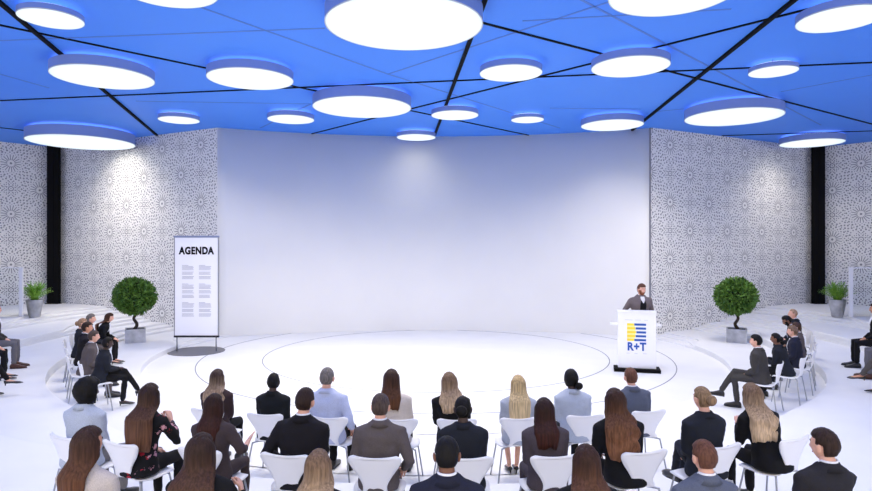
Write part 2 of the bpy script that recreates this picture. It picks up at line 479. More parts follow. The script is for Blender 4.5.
# ------------------------------------------------------------------ chair
def shell_mesh():
    prof = [(.228,.418,.135),(.222,.432,.17),(.19,.446,.20),(.09,.447,.222),(-.03,.440,.215),(-.11,.440,.175),(-.155,.455,.128),
            (-.182,.492,.104),(-.197,.54,.104),(-.210,.60,.135),(-.222,.66,.178),(-.234,.715,.212),(-.243,.755,.224),(-.247,.778,.214),(-.249,.790,.18)]
    pc = smooth_path([(w, y, z) for y, z, w in prof], 3)
    m = 10; th = .006
    rings = []
    for i, p in enumerate(pc):
        a = pc[max(i-1,0)]; b = pc[min(i+1,len(pc)-1)]
        ty, tz = b.y-a.y, b.z-a.z; L = math.hypot(ty, tz) or 1
        ny, nz = tz/L, -ty/L        # points down (seat) / back (rest)... flipped below
        top, bot = [], []
        up = max(0, min(1, (p.z-.46)/.2))
        for j in range(m+1):
            u = -1+2*j/m; x = u*p.x
            cv = u*u
            yy = p.y+.030*cv*up; zz = p.z-.006*cv*(1-up)-(.012*(1-cv) if p.z > .765 else 0)*up
            top.append(V((x, yy+ny*th, zz+nz*th))); bot.append(V((x, yy-ny*th, zz-nz*th)))
        rings.append(top+bot[::-1])
    bm = bmesh.new(); loft(bm, rings); return bm
def make_chair():
    e = empty('shell_chair')
    finish(shell_mesh(), 'seat_shell', PLASTIC, e)
    for sx in (-1, 1):
        for sy in (-1, 1):
            bm = bmesh.new()
            tube(bm, smooth_path([(sx*.03, sy*.05, .424), (sx*.13, sy*.115, .427), (sx*.178, sy*.15, .418), (sx*.19, sy*.16, .39), (sx*.245, sy*.215, .008)], 3), .009, 8)
            finish(bm, 'leg', CHROME, e)
    bm = bmesh.new(); loft(bm, [ring((0,0,.416), .075, .075, 20), ring((0,0,.434), .085, .085, 20)]); finish(bm, 'under_seat_hub', BLACK, e)
    return e
CH0 = make_chair(); used_chair = [False]
def put_chair(x, y, z, rz, label, group, sc=1.0):
    c = CH0 if not used_chair[0] else copy_tree(CH0)
    used_chair[0] = True
    c.location = (x, y, z); c.rotation_euler = (0, 0, rz); c.scale = (sc,)*3
    tag(c, label, 'chair', group); return c

# ------------------------------------------------------------------ people
def head_pt(d, hx=1.0):
    """surface point of a head for a unit direction (x side, y forward, z up)"""
    x, y, z = d
    X = .074*x*hx; Y = .094*y; Z = .114*z
    if z < 0:
        k = -z
        X *= 1-.26*k**1.3
        if y < 0: Y *= 1-.45*k
        else: Y *= 1-.10*k
    if y < 0: Y *= 1.06
    g = lambda cx, cz, sx, sz: math.exp(-((x-cx)/sx)**2-((z-cz)/sz)**2) if y > 0 else 0
    Y += .017*g(0, -.20, .14, .13)+.010*g(0, -.02, .11, .2)
    Y += .005*g(0, .25, .5, .10)-.009*(g(.40, .07, .17, .11)+g(-.40, .07, .17, .11))
    Y += .006*g(0, -.52, .22, .09)+.009*g(0, -.86, .3, .14)-.004*g(0, -.66, .25, .06)
    return V((X, Y, Z))

def head_grid(fn, nu=40, nv=28):
    rings = []
    for j in range(nv+1):
        th = .02+(PI-.04)*j/nv
        rings.append([fn(V((math.sin(th)*math.cos(2*PI*i/nu), math.sin(th)*math.sin(2*PI*i/nu), math.cos(th)))) for i in range(nu)])
    return rings

def hair_cap(kind, thick, nap=-.55, seed=0, open_ears=True, vol=0.0, rec=0.0):
    def fn(d):
        x, y, z = d
        p = head_pt(d); n = V((x/.074, y/.094, z/.114)).normalized()
        line = .64+rec-.10*abs(x)                      # hairline height on the forehead
        cov = 1.0
        # face region
        f = sstep(-.05, .22, y-.12+.0*z)
        cov = min(cov, 1-f*(1-sstep(line-.12, line+.06, z)))
        if kind == 'afro': cov = 1-sstep(.42, .62, y)*(1-sstep(.45, .6, z))
        if open_ears:
            e = sstep(-.50, -.26, y)*(1-sstep(.06, .24, z)); cov = min(cov, 1-e)
        cov = min(cov, sstep(nap-.16, nap+.02, z))
        t = thick*(1+vol*max(0, z))
        fr = 9 if kind != 'afro' else 16
        t += thick*(.22 if kind != 'afro' else .18)*noise.noise(V((x*fr+seed, y*fr, z*fr*.6)))
        return p+n*(t*cov**.8*(1-.45*sstep(.5,.9,y)*(kind == 'short'))-.012*(1-cov))
    return fn

def long_fall(L, width, wave, seed, yback, neck_w=.9, shoulder=None, tips=.06):
    """crescent loft hanging from the head down the back, in head-local space (z=0 head centre)"""
    rings = []; nz = 36; na = 26
    for k in range(nz+1):
        t = k/nz; z = .112-(L+.112)*t
        below = max(0, -z-.06)
        if z > 0:
            q = math.sqrt(max(0, 1-(z/.122)**2)); w = .099*q; th = .104*q+.004; yo = -.118*q**.9-.004
        elif z > -.06: w = .099+.004*(-z/.06); th = .104; yo = -.120
        else:
            s = sstep(0, .14, below)
            w = .103+(width-.103)*s; w *= (1-.08*sstep(.7*L, L, -z)); yo = -.120+(yback+.120)*s; th = .104-.045*s
        if k == nz: w *= .9
        a0 = math.radians(105-15*sstep(0,.1,below)-25*sstep(.03,.1,z))
        outer, inner = [], []
        for i in range(na+1):
            a = -a0+2*a0*i/na
            g = .0075*noise.noise(V((a*6+seed, z*2, seed)))+.003*noise.noise(V((a*22+seed, z*3, 0)))
            wv = wave*math.sin(z*46+1.7*math.sin(a*3+seed))*sstep(.02, .2, -z+.03)
            x = math.sin(a)*(w+g+wv*.6)+wv*.5
            yy = -math.cos(a)*(th+g+wv*.5)+(yo+th)
            zz = z-(tips*(.5+noise.noise(V((a*5+seed, 3, seed))))+.02*abs(math.sin(a)) if k == nz else 0)
            outer.append(V((x, yy, zz)))
            inner.append(V((x*.80, yy*.55+(yo+.06)*.45 if z < -.06 else yy*.80, zz-(.012 if z > 0 else 0))))
        rings.append(outer+inner[::-1])
    return rings

def ik(S, T, l1, l2, pole):
    D = T-S; d = min(D.length, (l1+l2)*.995); D.normalize(); T2 = S+D*d
    a = (l1*l1-l2*l2+d*d)/(2*d); h = math.sqrt(max(0, l1*l1-a*a))
    P = V(pole); P = (P-D*P.dot(D)).normalized()
    return S+D*a+P*h, T2

def hand(bm, wr, d, n, side, curl=.5, spread=.12, sc=1.0):
    """palm, four unequal bent fingers and a thumb; d = pointing, n = palm side"""
    d = d.normalized(); n = (n-d*n.dot(d)).normalized(); w = d.cross(n).normalized()*side   # w points to the thumb side
    rings = []
    for t, hw, ht in ((-.02,.024,.019),(0,.026,.018),(.03,.036,.016),(.06,.041,.014),(.085,.040,.012),(.092,.034,.009)):
        rings.append(ring(wr+d*t*sc, hw*sc, ht*sc, 12, w, n, .8))
    loft(bm, rings)
    for i, (off, ln) in enumerate(((.030,.068),(.010,.076),(-.011,.071),(-.030,.056))):
        p = wr+(d*.086+w*off)*sc; dr = (d+w*off*spread*30*.3).normalized(); pts = [p]
        ang = 0
        for k, fr in enumerate((.42,.32,.26)):
            ang += curl*(.7 if k == 0 else 1.0)
            v = dr*math.cos(ang)+n*math.sin(ang)
            p = p+v*ln*fr*sc; pts.append(p)
        tube(bm, pts, [.0088*sc, .0083*sc, .0076*sc, .0062*sc], 8)
    p = wr+(d*.022+w*.024)*sc; v1 = (d*.62+w*.72+n*.25).normalized(); v2 = (d*.85+w*.35+n*.4*min(1, curl+.3)).normalized()
    tube(bm, [p-v1*.01*sc, p+v1*.035*sc, p+(v1*.035+v2*.03)*sc, p+(v1*.035+v2*.052)*sc], [.013*sc, .0105*sc, .009*sc, .007*sc], 8)

def ripple(me, amp, fr, seed, zmin=-9):
    for v in me.vertices:
        c = v.co
        q = V((c.x*fr+seed, c.y*fr, c.z*fr*1.6))
        v.co = c+v.normal*(amp*noise.noise(q)+amp*.5*noise.noise(q*2.3))

PEOPLE = []
def person(loc, rz, label, group=None, sc=1.0, s=1.0, fem=False, lean=.03, side=0.0, twist=0.0, yaw=0.0, pitch=0.05, roll=0.0,
           skin='light', hair='short', hcol=('brown',(60,42,34)), hlen=.33, wave=0.0, hthick=.016, rec=0.0,
           top=('black',(22,22,26)), top_kind='suit', bottom=('black',(20,20,24)), bottom_kind='trousers',
           hands=None, legs='both', shoes='flat', face=False, stand=False, beard=None, seed=1, glasses=False, curl=.45, palms=None, vest=None, topm=None):
    rnd = random.Random(seed)
    f = .92 if fem else 1.0
    sw = .176 if fem else .190                      # shoulder joint half width
    SEAT = .445
    lift = .40 if stand else 0.0
    def fin(p):                                     # torso scale, legs keep the height of the seat
        p = V(p)
        if stand: return p*s
        z = p.z
        return V((p.x*s, p.y*s, SEAT+(z-SEAT)*s if z > SEAT else z))
    def bend(p):
        p = V(p); t = max(0, (p.z-.5)/.6)**1.2
        ca, sa = math.cos(twist*t), math.sin(twist*t)
        return V((p.x*ca-p.y*sa+side*t, p.x*sa+p.y*ca+lean*t, p.z-(.45*lean*lean+.5*side*side)*t+lift))
    # torso sections z, rx, ry, yoff
    if fem:
        T = [(.462,.175,.15,0),(.52,.182,.145,-.005),(.60,.165,.125,-.01),(.70,.138,.10,0),(.78,.138,.10,.005),(.88,.170,.114,.012),
             (.945,.186,.104,.0),(.995,.168,.084,-.006),(1.03,.115,.066,-.012),(1.052,.078,.058,-.013),(1.075,.057,.052,-.013)]
    else:
        T = [(.462,.172,.15,0),(.52,.178,.145,-.005),(.60,.168,.125,-.01),(.70,.160,.115,0),(.80,.170,.118,.005),(.90,.188,.122,.008),
             (.965,.196,.112,.0),(1.02,.180,.090,-.006),(1.055,.130,.074,-.012),(1.08,.090,.066,-.014),(1.105,.064,.06,-.014)]
    if stand: T[0] = (.40,.165,.12,0); T[1] = (.50,.175,.125,0)
    def torso(bm, off):
        rings = []
        for z, rx, ry, yo in T:
            rings.append([bend(p) for p in ring((0, yo, z), rx+off, ry+off, 24, sq=.88)])
        loft(bm, rings)
    piv = bend((0, .0, T[-1][0]+.018))
    R = (Matrix.Rotation(yaw, 4, 'Z') @ Matrix.Rotation(roll, 4, 'Y') @ Matrix.Rotation(-pitch-.25*lean, 4, 'X')).to_3x3()
    hc = piv+R @ V((0, .018, .098))
    hs = .95 if fem else 1.0
    sh = [bend((sx*sw, 0, T[-4][0]-.028)) for sx in (-1, 1)]
    if hands is None: hands = ((-.07,.24,.61), (.07,.25,.61))
    hw = [V(h)+V((0,0,lift)) for h in hands]
    l1, l2 = .285*f, .25*f
    arms = []
    for i, sx in enumerate((-1, 1)):
        E, W = ik(sh[i], hw[i], l1, l2, (sx*.50, -.6, -.65)); arms.append((sh[i], E, W))
    # legs
    if stand:
        L = [((sx*.09,0,.92),(sx*.10,.02,.50),(sx*.11,0,.09)) for sx in (-1, 1)]
    else:
        kz = .515
        L = [((sx*.09,.02,.535),(sx*.125,.43,kz),(sx*.12,.42,.10)) for sx in (-1, 1)]
        if legs == 'cross_r': L[1] = ((.09,.02,.54),(-.03,.44,.62),(-.13,.66,.27)); L[0] = ((-.09,.02,.535),(-.10,.43,kz),(-.02,.40,.10))
        if legs == 'cross_l': L[0] = ((-.09,.02,.54),(.03,.44,.62),(.13,.66,.27)); L[1] = ((.09,.02,.535),(.10,.43,kz),(.02,.40,.10))
        if legs == 'tuck': L = [((sx*.09,.02,.535),(sx*.10,.43,kz),(sx*.05+.0,.34,.10)) for sx in (-1, 1)]
        if legs == 'wide': L = [((sx*.09,.02,.535),(sx*.20,.40,kz),(sx*.20,.38,.10)) for sx in (-1, 1)]
    # ---- body (skin), one continuous mesh
    bm = bmesh.new(); torso(bm, -.032)
    tube(bm, [bend((0,-.012,T[-1][0]-.06)), bend((0,-.012,T[-1][0])), hc-R @ V((0,.012,.05))], [.062*f, .056*f, .052*f], 14)
    for S, E, W in arms: tube(bm, [S, S.lerp(E,.5), E, E.lerp(W,.35), W], [.036*f,.038*f,.034*f,.036*f,.026*f], 12)
    for A, B, C in L:
        A, B, C = V(A), V(B), V(C)
        tube(bm, [A, A.lerp(B,.5), B, B.lerp(C,.3), C], [.070*f,.062*f,.044*f,.048*f,.034*f], 12)
        # foot
        sd = V((B-C).normalized()) if not stand else V((0,0,1))
    body = remesh(bm, .016, 2)
    bm = bmesh.new(); bm.from_mesh(body); bpy.data.meshes.remove(body)
    rs = head_grid(lambda d_: head_pt(d_)*hs); loft(bm, [[hc+R @ p for p in r] for r in rs])
    for sx in (-1, 1):
        Mx = R @ Euler((0, .12*sx, -.35*sx)).to_matrix()
        ball(bm, hc+R @ V((sx*.083*hs, -.012, -.008)), (.010, .02*hs, .033*hs), Mx, 12, 10)
    for i, (S, E, W) in enumerate(arms):
        dr = (W-E).normalized(); sx = (-1, 1)[i]
        n = V(palms[i]) if palms else V((-sx*.35, 0, -1))
        if abs(n.normalized().dot(dr)) > .9: n = V((0, 1, 0))
        if not palms and abs(dr.z) < .9: dr = (dr+V((0,0,-.1))).normalized()
        # thumb side: for a palm turned down it points to the middle
        hand(bm, W+dr*.015, dr, n, -1 if i == 0 else 1, curl if not isinstance(curl, tuple) else curl[i], sc=f)
    feet = []
    for A, B, C in L:
        A, B, C = V(A), V(B), V(C); sh_d = (C-B).normalized()
        fd = V((0, 1, 0)) if sh_d.z < -.75 or stand else V((sh_d.x*.3, .75, -.55)).normalized()
        fd = (fd+V((A.x*.6, 0, 0))).normalized()
        un = (-sh_d-fd*fd.dot(-sh_d)).normalized(); feet.append((C, fd, un))
        w = fd.cross(un)
        loft(bm, [ring(C+fd*a+un*b, c*f*.72, e*f*.6, 12, w, un) for a, b, c, e in ((-.05,-.035,.022,.02),(-.02,-.02,.034,.036),(.05,-.03,.036,.034),(.12,-.05,.042,.02),(.17,-.06,.036,.014),(.185,-.062,.02,.008))])
    for v in bm.verts: v.co = fin(v.co)
    root = finish(bm, 'person', skinmat(skin))
    root.location = loc; root.rotation_euler = (0, 0, rz); root.scale = (sc,)*3
    tag(root, label, 'person', group)
    def add(bm_or_me, name, m, voxel=None, rip=0.0, it=3):
        if voxel:
            me = remesh(bm_or_me, voxel, it)
            if rip: ripple(me, rip, 7.0, seed*3.1)
            for v in me.vertices: v.co = fin(v.co)
            return link(me, name, m, root)
        for v in bm_or_me.verts: v.co = fin(v.co)
        return finish(bm_or_me, name, m, root)
    # ---- top garment
    tm = topm or cloth(*top)
    tight = top_kind in ('blouse',)
    off = .010 if tight else (.024 if fem else .020)
    bm = bmesh.new(); torso(bm, off)
    for S, E, W in arms:
        W2 = E.lerp(W, .93 if top_kind != 'rolled' else .5)
        k = .92 if tight else 1.05
        tube(bm, [S+(bend((0,0,.98))-S)*.25, S, S.lerp(E,.5), E, E.lerp(W2,.5), W2], [.075*f*k,.068*f*k,.058*f*k,.052*f*k,.048*f*k,.038*f*k], 14, True)
    add(bm, {'suit':'jacket','blouse':'blouse','shirt':'shirt','coat':'coat','rolled':'jacket'}[top_kind], tm, .017, .010)
    zt = T[-1][0]
    if top_kind in ('suit', 'shirt', 'rolled', 'coat'):
        # folded collar standing round the back of the neck
        bm = bmesh.new(); rings = []
        for k in range(17):
            a = math.radians(-55+290*k/16)       # open at the front (a = 90 deg is the front)
            a = math.radians(-235+290*k/16-0)
            cxx, cyy = math.cos(a), math.sin(a)
            hh = .0 if 1 else 0
            fr = max(0, cyy)
            lo = V((cxx*.092*f, cyy*.090*f-.014, zt-.035-.035*fr)); hi = V((cxx*.066*f, cyy*.066*f-.012, zt+.012-.03*fr)); ot = V((cxx*.074*f, cyy*.073*f-.012, zt+.010-.03*fr))
            lo2 = V((cxx*.112*f, cyy*.112*f-.014, zt-.043-.035*fr))
            rings.append([bend(p) for p in (lo, hi, ot, lo2)])
        loft(bm, rings); add(bm, 'collar', tm)
    if top_kind in ('suit', 'rolled') and not fem:
        bm = bmesh.new(); rings = []
        for k in range(25):
            a = 2*PI*k/24; fr = max(0, math.sin(a))
            rings.append([bend(V((math.cos(a)*r_*f, math.sin(a)*r_*f-.012, zt+zz-.035*fr))) for r_, zz in ((.060,-.03),(.058,.026),(.064,.026),(.070,-.03))])
        loft(bm, rings, caps=False); add(bm, 'shirt_collar', SHIRTW)
    if face and top_kind == 'suit':
        # shirt front showing in the opening of the jacket
        for nm, m_, wtop, z_lo, of in (('shirt_front', SHIRTW, .62, .94 if vest else .80, .006),)+((('vest', cloth(*vest), .62, .66, .003),) if vest else ()):
            bm = bmesh.new(); rings = []
            for k in range(9):
                t = k/8; z = z_lo+(zt-.03-z_lo)*t
                for q in range(len(T)-1):
                    if T[q][0] <= z <= T[q+1][0]:
                        u = (z-T[q][0])/(T[q+1][0]-T[q][0]); rx = T[q][1]*(1-u)+T[q+1][1]*u; ry = T[q][2]*(1-u)+T[q+1][2]*u; yo = T[q][3]*(1-u)+T[q+1][3]*u
                aw_ = wtop*(t if nm == 'shirt_front' else (1 if t < .6 else (1-t)/.4))*.8+.04
                ro, ri = [], []
                for j in range(7):
                    a = PI/2+aw_*(-1+2*j/6)*.55
                    ca, sa = math.cos(a), math.sin(a)
                    ca = math.copysign(abs(ca)**.88, ca); sa = abs(sa)**.88
                    ro.append(bend((ca*(rx+off), sa*(ry+off+.004+of)+yo, z))); ri.append(bend((ca*(rx), sa*(ry-.01)+yo, z)))
                rings.append(ro+ri[::-1])
            loft(bm, rings); add(bm, nm, m_)
    # ---- bottom garment
    bmt = cloth(*bottom)
    if bottom_kind == 'trousers':
        bm = bmesh.new()
        if stand: loft(bm, [ring((0,0,z), rx, ry, 20) for z, rx, ry in ((.82,.17,.12),(.92,.18,.13),(1.02,.17,.125))])
        else: loft(bm, [ring((0,y,z), rx, ry, 20) for z, rx, ry, y in ((.453,.16,.13,.02),(.50,.19,.165,.01),(.56,.185,.15,-.0),(.62,.165,.12,0))])
        for A, B, C in L:
            A, B, C = V(A), V(B), V(C); C2 = B.lerp(C, .93)
            tube(bm, [A, A.lerp(B,.5), B, B.lerp(C,.4), C2], [.09*f,.082*f,.066*f,.058*f,.05*f], 14)
        if not stand:
            for v in bm.verts: v.co.z = max(v.co.z, .451) if v.co.y < .26 else v.co.z
        add(bm, 'trousers', bmt, .018, .008)
    else:
        bm = bmesh.new()
        A, B = V((0,.0,.53)), V((0,.40,.535))
        loft(bm, [ring(A.lerp(B,t)+V((0,0,0)), w, h_, 20, V((1,0,0)), V((0,0,1)), .8) for t, w, h_ in ((-.3,.14,.06),(0,.19,.085),(.4,.185,.085),(.8,.165,.075),(1.0,.155,.066))])
        add(bm, 'skirt', bmt, .018, .004)
    # ---- shoes
    sm = BSHOE if shoes == 'brown' else SHOE
    for (C, fd, un), (A, B, _) in zip(feet, L):
        w = fd.cross(un); bm = bmesh.new()
        if shoes == 'heel':
            loft(bm, [ring(C+fd*a+un*b, c, e, 12, w, un) for a, b, c, e in ((-.058,-.03,.020,.026),(-.02,-.044,.036,.022),(.05,-.052,.038,.018),(.12,-.062,.045,.022),(.17,-.068,.038,.017),(.215,-.075,.012,.006))])
            tube(bm, [C-fd*.035-un*.05, C-fd*.042-un*.098], [.014, .007], 8, False)
        else:
            loft(bm, [ring(C+fd*a+un*b, c, e, 14, w, un, .8) for a, b, c, e in ((-.068,-.058,.026,.03),(-.05,-.045,.038,.046),(.0,-.035,.043,.05),(.05,-.045,.045,.042),(.12,-.06,.052,.03),(.18,-.066,.047,.024),(.225,-.072,.025,.014))])
            loft(bm, [ring(C+fd*a-un*.09, c, .008, 14, w, un, .8) if False else ring(C+fd*a-un*.086, c, .010, 14, w, un) for a, c in ((-.07,.02),(-.04,.038),(.05,.042),(.12,.05),(.2,.042),(.235,.015))])
        add(bm, 'shoe', sm)
    # ---- hair
    hm = hairmat(*hcol); bm = bmesh.new()
    nap = -.55
    if hair == 'short': fn = hair_cap('short', hthick, -.50, seed, True, .35, rec)
    elif hair == 'afro': fn = hair_cap('afro', .050, -.80, seed, False)
    elif hair in ('cap', 'bun'): fn = hair_cap('cap', .014, -.60, seed, hair == 'bun', .1)
    else: fn = hair_cap('long', .020, -.72, seed, False, .1)
    HS = hs*(1.0)
    loft(bm, [[hc+R @ (p*HS) for p in r] for r in head_grid(fn, 48, 32)])
    if hair == 'bun': ball(bm, hc+R @ V((.02*(1 if seed % 2 else -1), -.108, .0)), (.056,.042,.052), R, 16, 12)
    if hair == 'sidebun': ball(bm, hc+R @ V((.07, -.10, -.07)), (.05,.04,.045), R, 16, 12)
    fin_h = bm
    if hair in ('long', 'bob'):
        yb = -.140-max(0, lean)*1.6*hlen-.05*max(0, hlen-.3) if hair == 'long' else -.10
        wd = (.140 if wave else .122)+max(0, hlen-.3)*.14
        rg = long_fall(hlen, wd if hair == 'long' else .10, wave, seed, yb-.03)
        # hanging part follows the head near the top and hangs straight further down
        Ry = Matrix.Rotation(yaw*.75, 3, 'Z') @ Matrix.Rotation(roll, 3, 'Y') @ Matrix.Rotation(-.30*lean, 3, 'X')
        out = []
        for r in rg:
            z = r[0].z; k = sstep(-.02, -.14, z) if False else min(1, max(0, (-z-.0)/.14)); k = k*k*(3-2*k)
            out.append([hc+(R @ p).lerp(Ry @ p, k)*1.0 for p in r])
        loft(bm, out)
    add(bm, 'hair', hm)
    if beard:
        def bf(d_):
            x, y, z = d_; p = head_pt(d_); n_ = V((x, y, z)).normalized()
            cov = sstep(-.30, -.42, z) if False else (1-sstep(-.42, -.28, z))*sstep(.0, .2, y)
            side_ = (1-sstep(-.05, .1, z))*sstep(.0, .12, y)*(1 if abs(x) > .62 else 0)
            c = max(cov, side_*.8)
            return p+n_*(.009*c-.012*(1-c))
        bm = bmesh.new(); loft(bm, [[hc+R @ p for p in r] for r in head_grid(bf, 40, 28)]); add(bm, 'beard', hairmat(*beard))
    if face:
        for sx in (-1, 1):
            bm = bmesh.new(); c = hc+R @ V((sx*.030*hs, .066*hs, .010))
            ball(bm, c, .0125*hs, R, 12, 8); ball(bm, c+R @ V((0,.0078,0)), (.006,.006,.006), R, 10, 6, mi=1)
            add(bm, 'eye', [EYEW, EYED])
            bm = bmesh.new()
            tube(bm, [hc+R @ V((sx*a*hs, b*hs, z_*hs)) for a, b, z_ in ((.014,.089,.030),(.030,.086,.036),(.046,.075,.030))], [.0035,.004,.002], 6)
            add(bm, 'eyebrow', hm)
        bm = bmesh.new(); ball(bm, hc+R @ V((0, .078*hs, -.058*hs)), (.023*hs, .009, .0065), R, 14, 8); add(bm, 'mouth', LIP)
    return root

# ------------------------------------------------------------------ the audience in the middle (three curved rows)
HC = dict(black=('black',(16,14,15)), dbrown=('dbrown',(44,30,26)), brown=('brown',(52,34,27),(92,58,38)), red=('red',(40,22,18),(58,28,22)),
          ombre=('ombre',(56,42,37),(176,150,126)), blondw=('blondw',(108,86,68),(190,164,134)), blond=('blond',(176,152,112),(206,184,146)), grey=('grey',(104,98,96)),
          greyb=('greyb',(72,60,56)), auburn=('auburn',(50,30,22),(122,82,58)), chest=('chest',(46,30,24),(100,68,50)), ginger=('ginger',(92,60,47)),
          lbrown=('lbrown',(128,104,80)), sandy=('sandy',(160,130,104)), tanh=('tanh',(140,112,90)))
GRP_C = ['white shell chairs of the first middle row', 'white shell chairs of the second middle row', 'white shell chairs of the third middle row']
GRP_P = ['people seated in the first middle row', 'people seated in the second middle row', 'people seated in the third middle row']

def on_arc(px, R):
    kx = (px-CX)/F; a, b, c = kx*kx+1, -2*CEN[1], CEN[1]**2-R*R
    Y = (-b-math.sqrt(b*b-4*a*c))/(2*a); return V((kx*Y, Y, 0))
def seat_row(row, px, topy, label, chair_label, cpx=None, dang=0, body=0, **k):
    """px, topy: head; cpx: middle of the chair back"""
    R = (8.55, 10.28, 11.65)[row]; rk = (6, 9, 8)[row]
    if cpx is None: cpx = px
    Bk = on_arc(cpx, R+.20); z0 = floor_z(Bk.x, Bk.y)
    rz = math.radians(rk*Bk.x+dang)
    fw = V((-math.sin(rz), math.cos(rz), 0)); rt = V((math.cos(rz), math.sin(rz), 0))
    C = Bk+fw*.235
    hip = C-fw*.045
    Hd = on_arc(px, R)
    lat = (Hd.x-hip.x)/rt.x
    sl = max(-.07, min(.07, lat*.5)); hip += rt*sl
    side = max(-.13, min(.13, lat-sl))
    fem = k.get('fem', False); hair = k.get('hair', 'short'); ln = k.get('lean', .03)
    hb = (1.33 if fem else 1.363)+(.03 if hair == 'afro' else 0)-.012-.45*ln**2-.5*side**2
    Ht = H-z0-(topy-CY)*(hip.y+ln)/F
    s = (Ht-.445)/(hb-.445); s = max(.88, min(1.12, s))
    pr = rz*.55+math.radians(body)      # people turn less than their chairs
    k['yaw'] = k.get('yaw', 0)-pr*.6
    person((hip.x, hip.y, z0), pr, label, GRP_P[row], s=s, side=side, **{**k, 'face': True})
    put_chair(C.x, C.y, z0, rz, chair_label, GRP_C[row])

B_ = ('black',(14,14,17))
seat_row(0, 216, 370, 'woman in dark brown blazer with wavy two-tone hair, leftmost of front row', 'white shell chair at the left end of the front row',
         cpx=206, fem=True, hair='long', hlen=.33, wave=.016, hcol=HC['ombre'], top=('dkbrown',(58,44,46)), seed=11, topm=None)
seat_row(0, 273, 373, 'seated person in black blazer with close black hair, front row', 'white shell chair, second from left in the front row',
         cpx=264, fem=True, hair='cap', hcol=HC['black'], skin='dark', top=('navyblack',(24,27,32)), seed=12, lean=.01)
seat_row(0, 327, 368, 'seated grey-haired man in pale blue shirt with one hand at his side, front row', 'white shell chair under the man in the pale blue shirt',
         cpx=328, hair='short', hcol=HC['grey'], body=-8, top=('paleblue',(186,194,222)), top_kind='shirt', hands=((-.14,.26,.62),(.24,.12,.60)), lean=-.01, seed=13)
seat_row(0, 391, 369, 'seated woman in cream knit top with straight dark brown hair, front row', 'white shell chair under the woman in the cream top of the front row',
         cpx=398, fem=True, hair='long', hlen=.27, hcol=HC['brown'], top=('cream',(208,198,190)), top_kind='blouse', seed=14)
seat_row(0, 450, 372, 'seated woman in black with shoulder-length wavy blond hair, middle of the front row', 'white shell chair behind the wavy blond woman of the front row',
         cpx=457, fem=True, hair='long', hlen=.27, wave=.015, hcol=HC['blondw'], top=B_, roll=-.08, seed=15)
seat_row(0, 519, 375, 'woman in pale grey blazer and black heels with long straight blond hair', 'white shell chair under the straight-haired blond woman',
         cpx=520, fem=True, hair='long', hlen=.42, hcol=HC['blond'], top=('bluegrey',(170,176,190)), bottom=('lgrey',(170,170,174)), bottom_kind='skirt', shoes='heel', seed=16, legs='tuck')
seat_row(0, 572, 369, 'seated woman in light blue striped shirt with a low black hair bun, front row', 'white shell chair under the woman with the black bun in the front row',
         cpx=586, fem=True, hair='sidebun', hcol=HC['black'], skin='dark', top=('ltblue',(178,186,202)), top_kind='shirt', seed=17, hthick=.03)
seat_row(0, 632, 373, 'man in slate blue suit with short reddish hair, right end of front row', 'white shell chair at the right end of the front row',
         cpx=650, hair='short', hcol=HC['ginger'], top=('slate',(88,94,112)), bottom=('slate',(88,94,112)), seed=18)

seat_row(1, 84, 376, 'woman in pale blue shirt with black afro hair looking right, second row', 'white shell chair under the afro-haired woman at the left end',
         cpx=61, fem=True, hair='afro', hcol=HC['black'], skin='dark', top=('ltblue',(178,186,202)), top_kind='shirt', bottom=('midgrey',(120,118,120)), yaw=-.65, body=4, seed=21)
seat_row(1, 144, 383, 'woman in black floral dress with very long brown hair and raised fist', 'white shell chair turned right beside the woman in the floral dress',
         cpx=118, fem=True, hair='long', hlen=.43, hcol=HC['chest'], topm=floral(), top_kind='blouse', bottom=B_, hands=((-.05,.25,.62),(.20,.20,.93)), palms=((0,0,-1),(-1,.2,0)), curl=(.5,1.15), lean=.08, body=0, seed=22)
seat_row(1, 212, 396, 'woman in dark blazer with dark hair, open hand held out to the right', 'white shell chair behind the woman gesturing with an open hand',
         cpx=198, fem=True, hair='long', hlen=.27, hcol=HC['red'], top=('taupe',(66,56,58)), bottom=('taupe',(66,56,58)), hands=((-.07,.25,.61),(.27,.24,.80)), palms=((0,0,-1),(-.3,1,.3)), curl=(.4,.08), seed=23, body=-2, lean=.03, top_kind='rolled')
seat_row(1, 303, 388, 'seated man in black suit with short dark hair and white shirt collar, second row', 'white shell chair under the black-suited man of the second row',
         cpx=284, hair='short', hcol=HC['dbrown'], top=('blacksuit',(26,24,30)), hands=((-.26,.18,.66),(.08,.25,.62)), yaw=-.12, roll=.04, seed=24)
seat_row(1, 380, 394, 'seated older man in grey-brown suit with greying hair, middle of the second row', 'white shell chair under the older man in the brownish suit',
         cpx=374, hair='short', hcol=HC['greyb'], top=('greybrown',(92,84,84)), bottom=('greybrown',(92,84,84)), hands=((-.14,.25,.62),(.23,.16,.60)), seed=25)
seat_row(1, 463, 396, 'seated woman in dark navy suit with black upswept hair, behind the wavy-blond woman', 'white shell chair under the black-haired woman in the middle of the second row',
         cpx=467, fem=True, hair='bun', hcol=HC['black'], skin='dark', top=('navy',(32,35,44)), bottom=('navy',(32,35,44)), seed=26)
seat_row(1, 545, 401, 'seated woman in plum-grey blazer with dark reddish shoulder-length hair', 'white shell chair behind the woman in the plum-grey blazer',
         cpx=557, fem=True, hair='long', hlen=.28, hcol=HC['red'], top=('plum',(74,66,72)), bottom=('plum',(74,66,72)), seed=27)
seat_row(1, 617, 388, 'seated woman in black with long wavy auburn hair, leaning left, second row', 'white shell chair under the woman with wavy auburn hair',
         cpx=646, fem=True, hair='long', hlen=.42, wave=.015, hcol=HC['auburn'], top=B_, roll=-.05, hands=((-.16,.26,.64),(.05,.25,.61)), seed=28, body=0)
